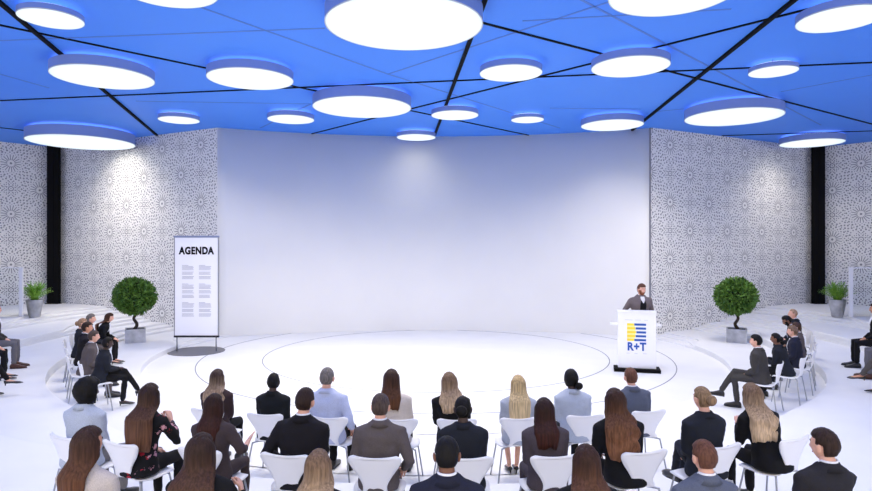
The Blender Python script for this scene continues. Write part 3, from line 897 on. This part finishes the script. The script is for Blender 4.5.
seat_row(1, 705, 386, 'seated woman in dark navy suit with light brown hair in a bun and knee raised', 'white shell chair under the bun-haired woman in the navy suit',
         cpx=724, fem=True, hair='bun', hcol=HC['lbrown'], top=('navy',(32,35,44)), bottom=('navy',(32,35,44)), legs='cross_l', seed=29, yaw=.15, body=2)
seat_row(1, 757, 382, 'woman in black coat with wavy blond hair, hands at her chest, second row', 'white shell chair turned left under the woman in the black coat',
         cpx=797, fem=True, hair='long', hlen=.36, wave=.015, hcol=HC['blondw'], top=B_, top_kind='coat', lean=.10, pitch=.22, hands=((-.14,.30,.84),(.02,.30,.80)), seed=31, body=0)

seat_row(2, 83, 427, 'seated woman in beige top with straight dark brown hair, nearest the lower left corner', 'white shell chair under the woman in the beige top',
         cpx=70, fem=True, hair='long', hlen=.27, hcol=HC['brown'], top=('beige',(190,180,174)), top_kind='blouse', yaw=-.35, seed=41, skin='tan')
seat_row(2, 198, 434, 'woman with very long straight chestnut hair, hand raised beside her, third row', 'white shell chair under the chestnut-haired woman of the third row',
         cpx=190, fem=True, hair='long', hlen=.55, hcol=HC['chest'], top=B_, hands=((-.07,.25,.61),(.19,.18,.88)), palms=((0,0,-1),(-1,0,-.2)), curl=(.5,1.1), seed=42)
seat_row(2, 317, 450, 'woman with wavy dark blond hair behind the black-suited man, third row', 'white shell chair under the ash-blond woman of the third row',
         cpx=308, fem=True, hair='long', hlen=.42, wave=.016, hcol=HC['blondw'], top=B_, seed=43)
seat_row(2, 447, 437, 'seated man in navy suit with short black hair and white collar, bottom centre', 'white shell chair under the navy-suited man at the bottom centre',
         cpx=447, hair='short', hcol=HC['black'], skin='brown', top=('navysuit',(34,36,52)), seed=44, hthick=.012, yaw=0)
seat_row(2, 588, 445, 'seated woman with long straight auburn-brown hair, third row right of centre', 'white shell chair under the auburn-brown haired woman of the third row',
         cpx=600, fem=True, hair='long', hlen=.5, hcol=HC['auburn'], top=B_, seed=45)
seat_row(2, 708, 443, 'seated man in blue-grey suit with short reddish brown hair, third row right', 'white shell chair under the blue-grey suited man of the third row',
         cpx=715, hair='short', hcol=HC['ginger'], top=('slate',(88,94,112)), seed=46, yaw=.1, skin='light')
seat_row(2, 830, 430, 'seated man in dark suit with dark brown hair looking left, lower right corner', 'white shell chair under the dark-suited man in the lower right corner',
         cpx=838, hair='short', hcol=HC['dbrown'], top=('charcoal',(38,37,42)), yaw=.42, seed=47, face=True, hthick=.018)

# ------------------------------------------------------------------ the side blocks and the outer steps
def seat_side(x, y, label, chair_label, pgroup, cgroup, dang=0, sc=.92, Ht=None, **k):
    rz = math.atan2(-(CEN[0]-x), CEN[1]-y)+math.radians(dang)
    z0 = floor_z(x, y)
    fem = k.get('fem', False)
    ln = k.get('lean', .05)
    hx, hy = -math.sin(rz)*ln*sc, math.cos(rz)*ln*sc
    x -= hx; y -= hy
    hb = (1.33 if fem else 1.363)-.012-.45*ln*ln
    s = 1.0
    if Ht: s = max(.86, min(1.1, (Ht/sc-.445)/(hb-.445)))
    person((x, y, z0), rz, label, pgroup, sc=sc, s=s, face=True, **k)
    cx, cy = x+math.sin(rz)*.05, y-math.cos(rz)*.05
    put_chair(cx, cy, z0, rz, chair_label, cgroup, min(1, sc*1.05))

GL, GR = 'people seated on the left side of the stage', 'people seated on the right side of the stage'
CL, CR = 'white shell chairs on the left side of the stage', 'white shell chairs on the right side of the stage'
def sd(px, d): return (px-CX)/F*d
seat_side(sd(107,9.85), 9.85, 'woman in navy trouser suit and heels, nearest of the left block', 'nearest white shell chair of the left block',
          GL, CL, Ht=1.13, fem=True, hair='cap', hthick=.02, hcol=HC['black'], skin='dark', top=('navy',(32,35,44)), bottom=B_, legs='cross_l', shoes='heel', lean=.12, hands=((-.05,.34,.68),(.05,.33,.70)), seed=51, dang=-12)
seat_side(sd(93,10.45), 10.45, 'man in brownish grey suit, second nearest of the left block', 'white shell chair under the grey-brown suited man of the left block',
          GL, CL, Ht=1.15, hcol=HC['greyb'], top=('greybrown',(92,84,84)), bottom=('greybrown',(92,84,84)), lean=.12, seed=52, dang=-8)
seat_side(sd(86,11.25), 11.25, 'seated dark-haired man in black suit with white collar, in the middle of the left block', 'white shell chair under the dark-haired man of the left block',
          GL, CL, Ht=1.2, hcol=HC['dbrown'], top=('blacksuit',(26,24,30)), skin='tan', lean=.05, seed=53)
seat_side(sd(81.5,12.0), 12.0, 'person with light brown hair, mostly hidden behind the dark-haired man', 'white shell chair of the light brown-haired person in the left block',
          GL, CL, Ht=1.18, fem=True, hair='bun', hcol=HC['tanh'], top=('navy',(32,35,44)), lean=.03, seed=54)
seat_side(sd(90,12.75), 12.75, 'seated man with grey hair at the back of the left block', 'white shell chair under the grey-haired man at the back of the left block',
          GL, CL, Ht=1.18, hcol=HC['grey'], top=('navy',(32,35,44)), bottom=('greybrown',(92,84,84)), lean=.10, seed=55, hands=((-.07,.36,.64),(.07,.36,.64)))
seat_side(sd(109,13.5), 13.5, 'seated woman with long reddish brown hair leaning forward, farthest of the left block', 'farthest white shell chair of the left block',
          GL, CL, Ht=1.12, fem=True, hair='long', hlen=.34, hcol=HC['auburn'], top=B_, bottom=B_, shoes='heel', lean=.26, pitch=.15, hands=((-.07,.40,.62),(.07,.40,.62)), seed=56)

seat_side(sd(757,9.7), 9.7, 'man in dark grey suit with crossed legs, nearest of the right block', 'nearest white shell chair of the right block',
          GR, CR, Ht=1.19, hcol=HC['black'], skin='light', top=('dkgrey',(62,60,60)), bottom=('dkgrey',(58,56,56)), legs='cross_r', lean=.06, seed=61, dang=10, sc=.95)
seat_side(sd(776,10.4), 10.4, 'woman in navy jacket with black hair, second nearest of the right block', 'white shell chair under the black-haired woman of the right block',
          GR, CR, Ht=1.12, fem=True, hair='bun', hcol=HC['black'], skin='brown', top=('navy',(32,35,44)), bottom=B_, lean=.16, hands=((-.05,.36,.74),(.05,.34,.76)), seed=62)
seat_side(sd(793.5,11.0), 11.0, 'man in navy suit and white collar in the middle of the right block', 'white shell chair under the navy-suited man of the right block',
          GR, CR, Ht=1.16, hcol=('gb2',(112,90,76)), top=('navysuit',(34,36,52)), lean=.06, seed=63)
seat_side(sd(797,11.75), 11.75, 'person in brownish suit half hidden behind the man with white collar', 'white shell chair of the brown-haired person in the right block',
          GR, CR, Ht=1.11, hcol=('brn2',(70,50,40)), top=('greybrown',(92,84,84)), bottom=B_, lean=.04, seed=64)
seat_side(sd(790,12.6), 12.6, 'man in black bending forward at the back of the right block', 'white shell chair under the bending man of the right block',
          GR, CR, Ht=1.18, hcol=HC['black'], skin='brown', top=('blacksuit',(26,24,30)), lean=.16, pitch=.5, beard=('black',(16,14,15)), seed=65)
seat_side(sd(794,13.4), 13.4, 'seated man with short sandy hair, farthest of the right block', 'farthest white shell chair of the right block',
          GR, CR, Ht=1.215, hcol=HC['sandy'], top=('navy',(32,35,44)), bottom=B_, lean=.05, seed=66, hthick=.008, rec=.15)

def polar(phi, r, sgn): a = math.radians(phi); return (sgn*r*math.sin(a), CEN[1]-r*math.cos(a))
OL, OR = 'people on the outer left step', 'people on the outer right step'
COL_, COR = 'white shell chairs on the outer left step', 'white shell chairs on the outer right step'
for phi, r, sg, lab, k in (
    (68, 9.30, -1, 'man in grey trousers, farthest at the left photo edge', dict(hcol=HC['greyb'], top=('dkgrey',(62,60,60)), bottom=('midgrey2',(104,102,108)), seed=71, shoes='brown')),
    (60.5, 9.3, -1, 'person in black, middle one at the left photo edge', dict(hcol=HC['dbrown'], top=B_, bottom=B_, seed=72, hands=((-.06,.34,.62),(.06,.34,.62)), shoes='heel', fem=True, hair='cap')),
    (51.5, 9.46, -1, 'woman in black heels, nearest at the left photo edge', dict(fem=True, hair='bun', hcol=HC['brown'], top=B_, bottom=B_, seed=73, shoes='heel', hands=((-.06,.36,.64),(.06,.36,.64)), legs='cross_l')),
    (68.5, 9.30, 1, 'man in black suit, farthest at the right photo edge', dict(hcol=HC['dbrown'], top=('blacksuit',(26,24,30)), bottom=B_, seed=74, skin='tan')),
    (61.2, 9.32, 1, 'person in brown shoes, middle one at the right photo edge', dict(hcol=HC['grey'], top=('slate',(88,94,112)), bottom=('midgrey2',(104,102,108)), seed=75, shoes='brown')),
    (52.5, 9.4, 1, 'woman with crossed legs, nearest at the right photo edge', dict(fem=True, hair='bun', hcol=HC['auburn'], top=('dkgrey',(62,60,60)), bottom=('taupe2',(84,80,80)), seed=76, shoes='heel', legs='cross_l', skin='tan'))):
    x, y = polar(phi, r, sg)
    seat_side(x, y, lab, 'white shell chair under the '+lab, OL if sg < 0 else OR, COL_ if sg < 0 else COR, sc=.95, lean=.05, **k)

# ------------------------------------------------------------------ speaker and lectern
LX, LY = 4.31, 13.30; LR = math.radians(-14)
person((LX+.27, LY+.66, 0), PI+math.radians(8), 'bearded speaker in grey suit jacket standing behind the white lectern',
       stand=True, s=1.06, lean=.06, pitch=.12, hair='short', hcol=HC['ginger'], beard=('rb',(128,76,54)), top=('suitgrey',(112,102,104)), vest=('vest',(20,20,26)),
       bottom=('suitgrey',(112,102,104)), hands=((-.27,.06,.55),(.27,.06,.55)), face=True, seed=81, yaw=.15)
L = empty('lectern', (LX, LY, 0), LR)
tag(L, 'white lectern with a blue and yellow striped emblem, on a black foot plate', 'lectern')
WL = mat('lectern_white', srgb(243,243,247), .35)
bm = bmesh.new(); box(bm, (0, 0, .665), (.78, .045, 1.19), bev=.006); finish(bm, 'front_panel', WL, L, smooth=False)
for s_ in (-1, 1):
    bm = bmesh.new(); box(bm, (s_*.375, .17, .665), (.03, .32, 1.19), bev=.004); finish(bm, 'side_panel', WL, L, smooth=False)
bm = bmesh.new(); box(bm, (0, .17, 1.268), (.80, .42, .022), bev=.004); finish(bm, 'top', WL, L, smooth=False)
bm = bmesh.new(); box(bm, (-.02, .20, .985), (1.05, .30, .03), bev=.004); finish(bm, 'shelf', WL, L, smooth=False)
bm = bmesh.new(); box(bm, (0, .06, .035), (.95, .42, .07), bev=.004); finish(bm, 'foot_plate', BLACK, L, smooth=False)
LB = mat('logo_blue', srgb(20,80,170), .5); LY_ = mat('logo_yellow', srgb(250,222,50), .5); LG = mat('print_grey', srgb(176,180,192), .6)
yf = -.0245
def slab(bm, x0, x1, z0, z1, y=yf, sl=0.0, sr=0.0):
    loft(bm, [[V((x0, yy, z0)), V((x1, yy, z0)), V((x1+sr, yy, z1)), V((x0+sl, yy, z1))] for yy in (y-.0015, y+.002)])
bmB, bmY = bmesh.new(), bmesh.new()
for k in range(5):
    z0 = .985-k*.083; c = (-.055, -.028, -.012, -.028, -.055)[k]
    slab(bmB, c+.0, .185, z0, z0+.045, sl=(-.02, -.012, 0, .012, .02)[k]*-1 if k < 0 else 0)
    slab(bmY, -.205, c-.006, z0, z0+.045)
# the yellow field bulges towards the bars in the middle
bmP = bmesh.new()
outl = [(-.205,1.028),(-.065,1.028),(-.04,.95),(-.03,.84),(-.04,.73),(-.065,.655),(-.205,.655)]
loft(bmP, [[V((a, yf+yy, b)) for a, b in outl] for yy in (-.0004, .002)]); finish(bmP, 'emblem_ground', mat('logo_pale', srgb(252,238,150), .5), L, smooth=False)
mats_e = finish(bmB, 'emblem_bars', LB, L, smooth=False); finish(bmY, 'emblem_field', LY_, L, smooth=False)

def text_mesh(body, size, bold=0.0, sx=1.0):
    cu = bpy.data.curves.new('t', 'FONT'); cu.body = body; cu.size = size; cu.align_x = 'CENTER'; cu.extrude = .0012; cu.space_character = 1.1; cu.offset = bold
    o = bpy.data.objects.new('t', cu); COL.objects.link(o)
    dg = bpy.context.evaluated_depsgraph_get(); dg.update()
    me = bpy.data.meshes.new_from_object(o.evaluated_get(dg), depsgraph=dg)
    bpy.data.objects.remove(o)
    for v in me.vertices: v.co = V((v.co.x*sx, -v.co.z, v.co.y))
    return me
def put_text(name, body, size, loc, m, parent, bold=0.0, sx=1.0):
    me = text_mesh(body, size, bold, sx); o = link(me, name, m, parent, smooth=False); o.location = loc; return o
put_text('lettering', 'R+T', .235, (-.008, yf, .455), LB, L, .010, .86)
bm = bmesh.new()
for x0, x1, z in ((-.25,-.09,1.10), (-.04,.08,1.10), (.15,.22,1.10), (-.22,-.15,.385), (-.05,.01,.385), (.12,.2,.385)): slab(bm, x0, x1, z, z+.006)
finish(bm, 'small_print', LG, L, smooth=False)

# ------------------------------------------------------------------ agenda board
A = empty('agenda_board', (-6.10, 15.80, 0)); tag(A, 'tall white AGENDA board on two posts with a round grey base', 'sign')
bm = bmesh.new(); loft(bm, [ring((0,0,0), .69, .69, 64), ring((0,0,.014), .69, .69, 64), ring((0,0,.02), .675, .675, 64)]); finish(bm, 'base', mat('board_base', srgb(112,112,120), .45, .3), A, smooth=False)
bm = bmesh.new(); box(bm, (0, 0, 1.655), (1.10, .03, 2.50)); finish(bm, 'panel', mat('board_white', srgb(244,244,250), .5), A, smooth=False)
for s_ in (-1, 1):
    bm = bmesh.new(); box(bm, (s_*.558, 0, 1.655), (.022, .05, 2.58), bev=.003); finish(bm, 'frame', METAL, A, smooth=False)
bm = bmesh.new(); box(bm, (0, 0, 2.925), (1.15, .055, .05), bev=.006); finish(bm, 'top_rail', mat('rail_blue', srgb(132,142,176), .4, .4), A, smooth=False)
bm = bmesh.new(); box(bm, (0, 0, .385), (1.15, .055, .05), bev=.006); finish(bm, 'bottom_rail', mat('rail_dark', srgb(44,44,50), .4, .5), A, smooth=False)
for s_ in (-1, 1):
    bm = bmesh.new(); tube(bm, [(s_*.50, 0, .015), (s_*.50, 0, .37)], .018, 12, False); finish(bm, 'post', METAL, A)
put_text('title', 'AGENDA', .25, (0, -.0165, 2.485), BLACK, A, .013, .80)
PT = mat('print_text', srgb(150,152,166), .7)
rnd = random.Random(3)
for r_ in range(3):
    for c_ in range(2):
        bm = bmesh.new(); zt_ = 2.20-r_*.475; x0 = -.365+c_*.43
        for k in range(13):
            if k in (5, 9): continue
            w = .16 if k == 0 else rnd.uniform(.27, .31)
            z = zt_-k*.0285; slab(bm, x0, x0+w, z-.010, z, y=-.0155)
        finish(bm, 'text_block', PT, A, smooth=False)

# ------------------------------------------------------------------ plants
STONE = noisy('stone', srgb(150,150,154), srgb(196,196,200), scale=5, rough=.7, bump=.15, detail=8)
SOIL = noisy('soil', srgb(52,44,34), srgb(80,68,50), scale=60, rough=.95, bump=.5)
BARK = noisy('bark', srgb(42,34,28), srgb(70,58,46), scale=30, rough=.9, bump=.5)
LEAF = noisy('leaf_dark', srgb(44,80,26), srgb(110,150,66), scale=9, rough=.5, bump=0, spec=.3)
FERN = noisy('leaf_bright', srgb(78,138,36), srgb(160,205,84), scale=9, rough=.5, bump=0, spec=.3)
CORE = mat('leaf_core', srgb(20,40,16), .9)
def leaf(bm, p, d, up, ln, w):
    sd_ = d.cross(up).normalized()*w; m_ = p+d*ln*.5+up*ln*.08
    a, b, c, e = bm.verts.new(p), bm.verts.new(m_+sd_), bm.verts.new(p+d*ln), bm.verts.new(m_-sd_)
    bm.faces.new((a, b, c, e))
def topiary(x, y, z, rz, lab, seed):
    e = empty('topiary_tree', (x, y, z)); tag(e, lab, 'potted tree', 'ball topiary trees in stone planters')
    bm = bmesh.new(); s2 = .25
    loft(bm, [[V((i*q, j*q, zz)) for i, j in ((-1,-1),(1,-1),(1,1),(-1,1))] for q, zz in ((s2*.98,0),(s2,.36),(s2*.86,.36),(s2*.86,.31))])
    o = finish(bm, 'planter', STONE, e, smooth=False); o.rotation_euler.z = rz
    bm = bmesh.new(); box(bm, (0,0,.315), (s2*1.7, s2*1.7, .02)); o = finish(bm, 'soil', SOIL, e, smooth=False); o.rotation_euler.z = rz
    bm = bmesh.new(); pts = []
    for k in range(22):
        t = k/21; a = t*4*PI+seed; r_ = .042*(1-.3*t); pts.append((r_*math.cos(a), r_*math.sin(a), .31+.68*t))
    tube(bm, pts, [.045-.016*k/21 for k in range(22)], 10); finish(bm, 'trunk', BARK, e)
    rn = random.Random(seed); cz = 1.22; c = V((-.02, 0, cz))
    bm = bmesh.new()
    for k in range(7): a = 2*PI*k/7; tube(bm, [(.0,0,.90), (.16*math.cos(a), .16*math.sin(a), 1.04), (.34*math.cos(a), .34*math.sin(a), 1.17)], [.02,.014,.006], 6)
    finish(bm, 'branches', BARK, e)
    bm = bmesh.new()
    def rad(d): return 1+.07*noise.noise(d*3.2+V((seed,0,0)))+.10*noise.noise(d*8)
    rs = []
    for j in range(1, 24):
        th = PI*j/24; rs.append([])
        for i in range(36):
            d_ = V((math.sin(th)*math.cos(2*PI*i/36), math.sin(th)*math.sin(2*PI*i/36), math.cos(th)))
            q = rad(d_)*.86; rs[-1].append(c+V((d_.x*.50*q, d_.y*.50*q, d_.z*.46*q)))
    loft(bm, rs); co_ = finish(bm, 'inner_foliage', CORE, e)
    bm = bmesh.new()
    for k in range(5200):
        d_ = V((rn.gauss(0,1), rn.gauss(0,1), rn.gauss(0,1))).normalized()
        q = rad(d_)*rn.uniform(.82, 1.02); p = c+V((d_.x*.50*q, d_.y*.50*q, d_.z*.46*q))
        dd = (d_*rn.uniform(.3,1)+V((rn.gauss(0,.6), rn.gauss(0,.6), rn.gauss(0,.6)))).normalized()
        up = V((rn.gauss(0,1), rn.gauss(0,1), rn.gauss(0,1))).normalized()
        leaf(bm, p, dd, up, rn.uniform(.06,.105), rn.uniform(.018,.028))
    tag(finish(bm, 'foliage', LEAF, e, smooth=False), kind='stuff')
def fern(x, y, z, lab, seed):
    e = empty('potted_fern', (x, y, z)); tag(e, lab, 'potted plant', 'green plants in tapered stone pots')
    bm = bmesh.new()
    loft(bm, [ring((0,0,zz), r_, r_, 36) for zz, r_ in ((0,.145),(.02,.15),(.50,.225),(.51,.225),(.51,.205),(.46,.20))]); finish(bm, 'pot', STONE, e)
    bm = bmesh.new(); loft(bm, [ring((0,0,.455), .19, .19, 24), ring((0,0,.475), .19, .19, 24)]); finish(bm, 'soil', SOIL, e, smooth=False)
    bm = bmesh.new(); rn = random.Random(seed)
    for k in range(120):
        a = rn.uniform(0, 2*PI); out = rn.uniform(.05, .44); hgt = rn.uniform(.38, .60)*(1-.45*(out/.44)**2); n = 9; pv = None
        r0 = rn.uniform(0, .10)
        for j in range(n+1):
            t = j/n; r_ = r0+out*t**1.3; zz = .46+hgt*(1.25*t-.25*t*t*t*(1+out)); p = V((r_*math.cos(a), r_*math.sin(a), zz))
            if pv is not None:
                d_ = (p-pv).normalized(); s_ = d_.cross(V((0,0,1))).normalized() if abs(d_.z) < .98 else V((1,0,0)); w = .006
                va = [bm.verts.new(q) for q in (pv-s_*w, pv+s_*w, p+s_*w*.8, p-s_*w*.8)]; bm.faces.new(va)
                if t > .3:
                    for sg in (-1, 1): leaf(bm, p, (d_*.7+s_*sg*.9+V((0,0,rn.uniform(-.2,.3)))).normalized(), V((0,0,1)), rn.uniform(.05,.075)*(1.2-.4*t), .010)
            pv = p
    tag(finish(bm, 'foliage', FERN, e, smooth=False), kind='stuff')
for s_, nm in ((-1, 'left'), (1, 'right')):
    tx, ty = s_*8.06, 16.62
    topiary(tx, ty, floor_z(s_*7.9, 16.4), -s_*.45, 'round-headed topiary tree with twisted trunk in square stone planter on the %s steps' % nm, 5+s_)
    fx, fy = s_*11.72, 18.1
    fern(fx, fy, floor_z(fx, fy), 'bright green bushy plant in tapered grey pot beside the %s glass railing' % nm, 9+s_)
    # glass railing on the upper platform
    rx, ry = s_*11.74, 17.55; fz = floor_z(rx, ry)
    e = empty('glass_railing', (rx, ry, fz)); tag(e, 'glass railing with pale grey post on the upper %s platform' % nm, 'railing', 'glass railings')
    bm = bmesh.new(); box(bm, (0, 0, .70), (.10, .06, 1.40), bev=.004); finish(bm, 'post', GREYP, e, smooth=False)
    bm = bmesh.new(); box(bm, (s_*1.5, 0, 1.385), (2.9, .05, .03), bev=.004); finish(bm, 'handrail', GREYP, e, smooth=False)
    bm = bmesh.new(); box(bm, (s_*2.95, 0, .70), (.10, .06, 1.40), bev=.004); finish(bm, 'post', GREYP, e, smooth=False)
    if 'glass' not in MAT:
        g = mat('glass', (.93,.96,.98,1), .03); t_ = NT(g); t_.b.inputs['Transmission Weight'].default_value = 1.0; t_.b.inputs['IOR'].default_value = 1.02
        t_.b.inputs['Specular IOR Level'].default_value = .2
    bm = bmesh.new(); box(bm, (s_*1.475, 0, .70), (2.83, .012, 1.30)); finish(bm, 'glass_pane', MAT['glass'], e, smooth=False)

# ------------------------------------------------------------------ light and rendering
w = bpy.data.worlds.new('world'); SC.world = w; w.use_nodes = True
bg = w.node_tree.nodes['Background']; bg.inputs[0].default_value = (1, .925, .82, 1); bg.inputs[1].default_value = .95
SC.view_settings.view_transform = 'Standard'; SC.view_settings.look = 'None'; SC.view_settings.gamma = 1
SC.view_settings.exposure = 0.86; SC.view_settings.use_curve_mapping = False
cy = SC.cycles; cy.use_denoising = True; cy.max_bounces = 8; cy.diffuse_bounces = 5; cy.glossy_bounces = 3; cy.transmission_bounces = 6
cy.caustics_reflective = False; cy.caustics_refractive = False; cy.sample_clamp_indirect = 8
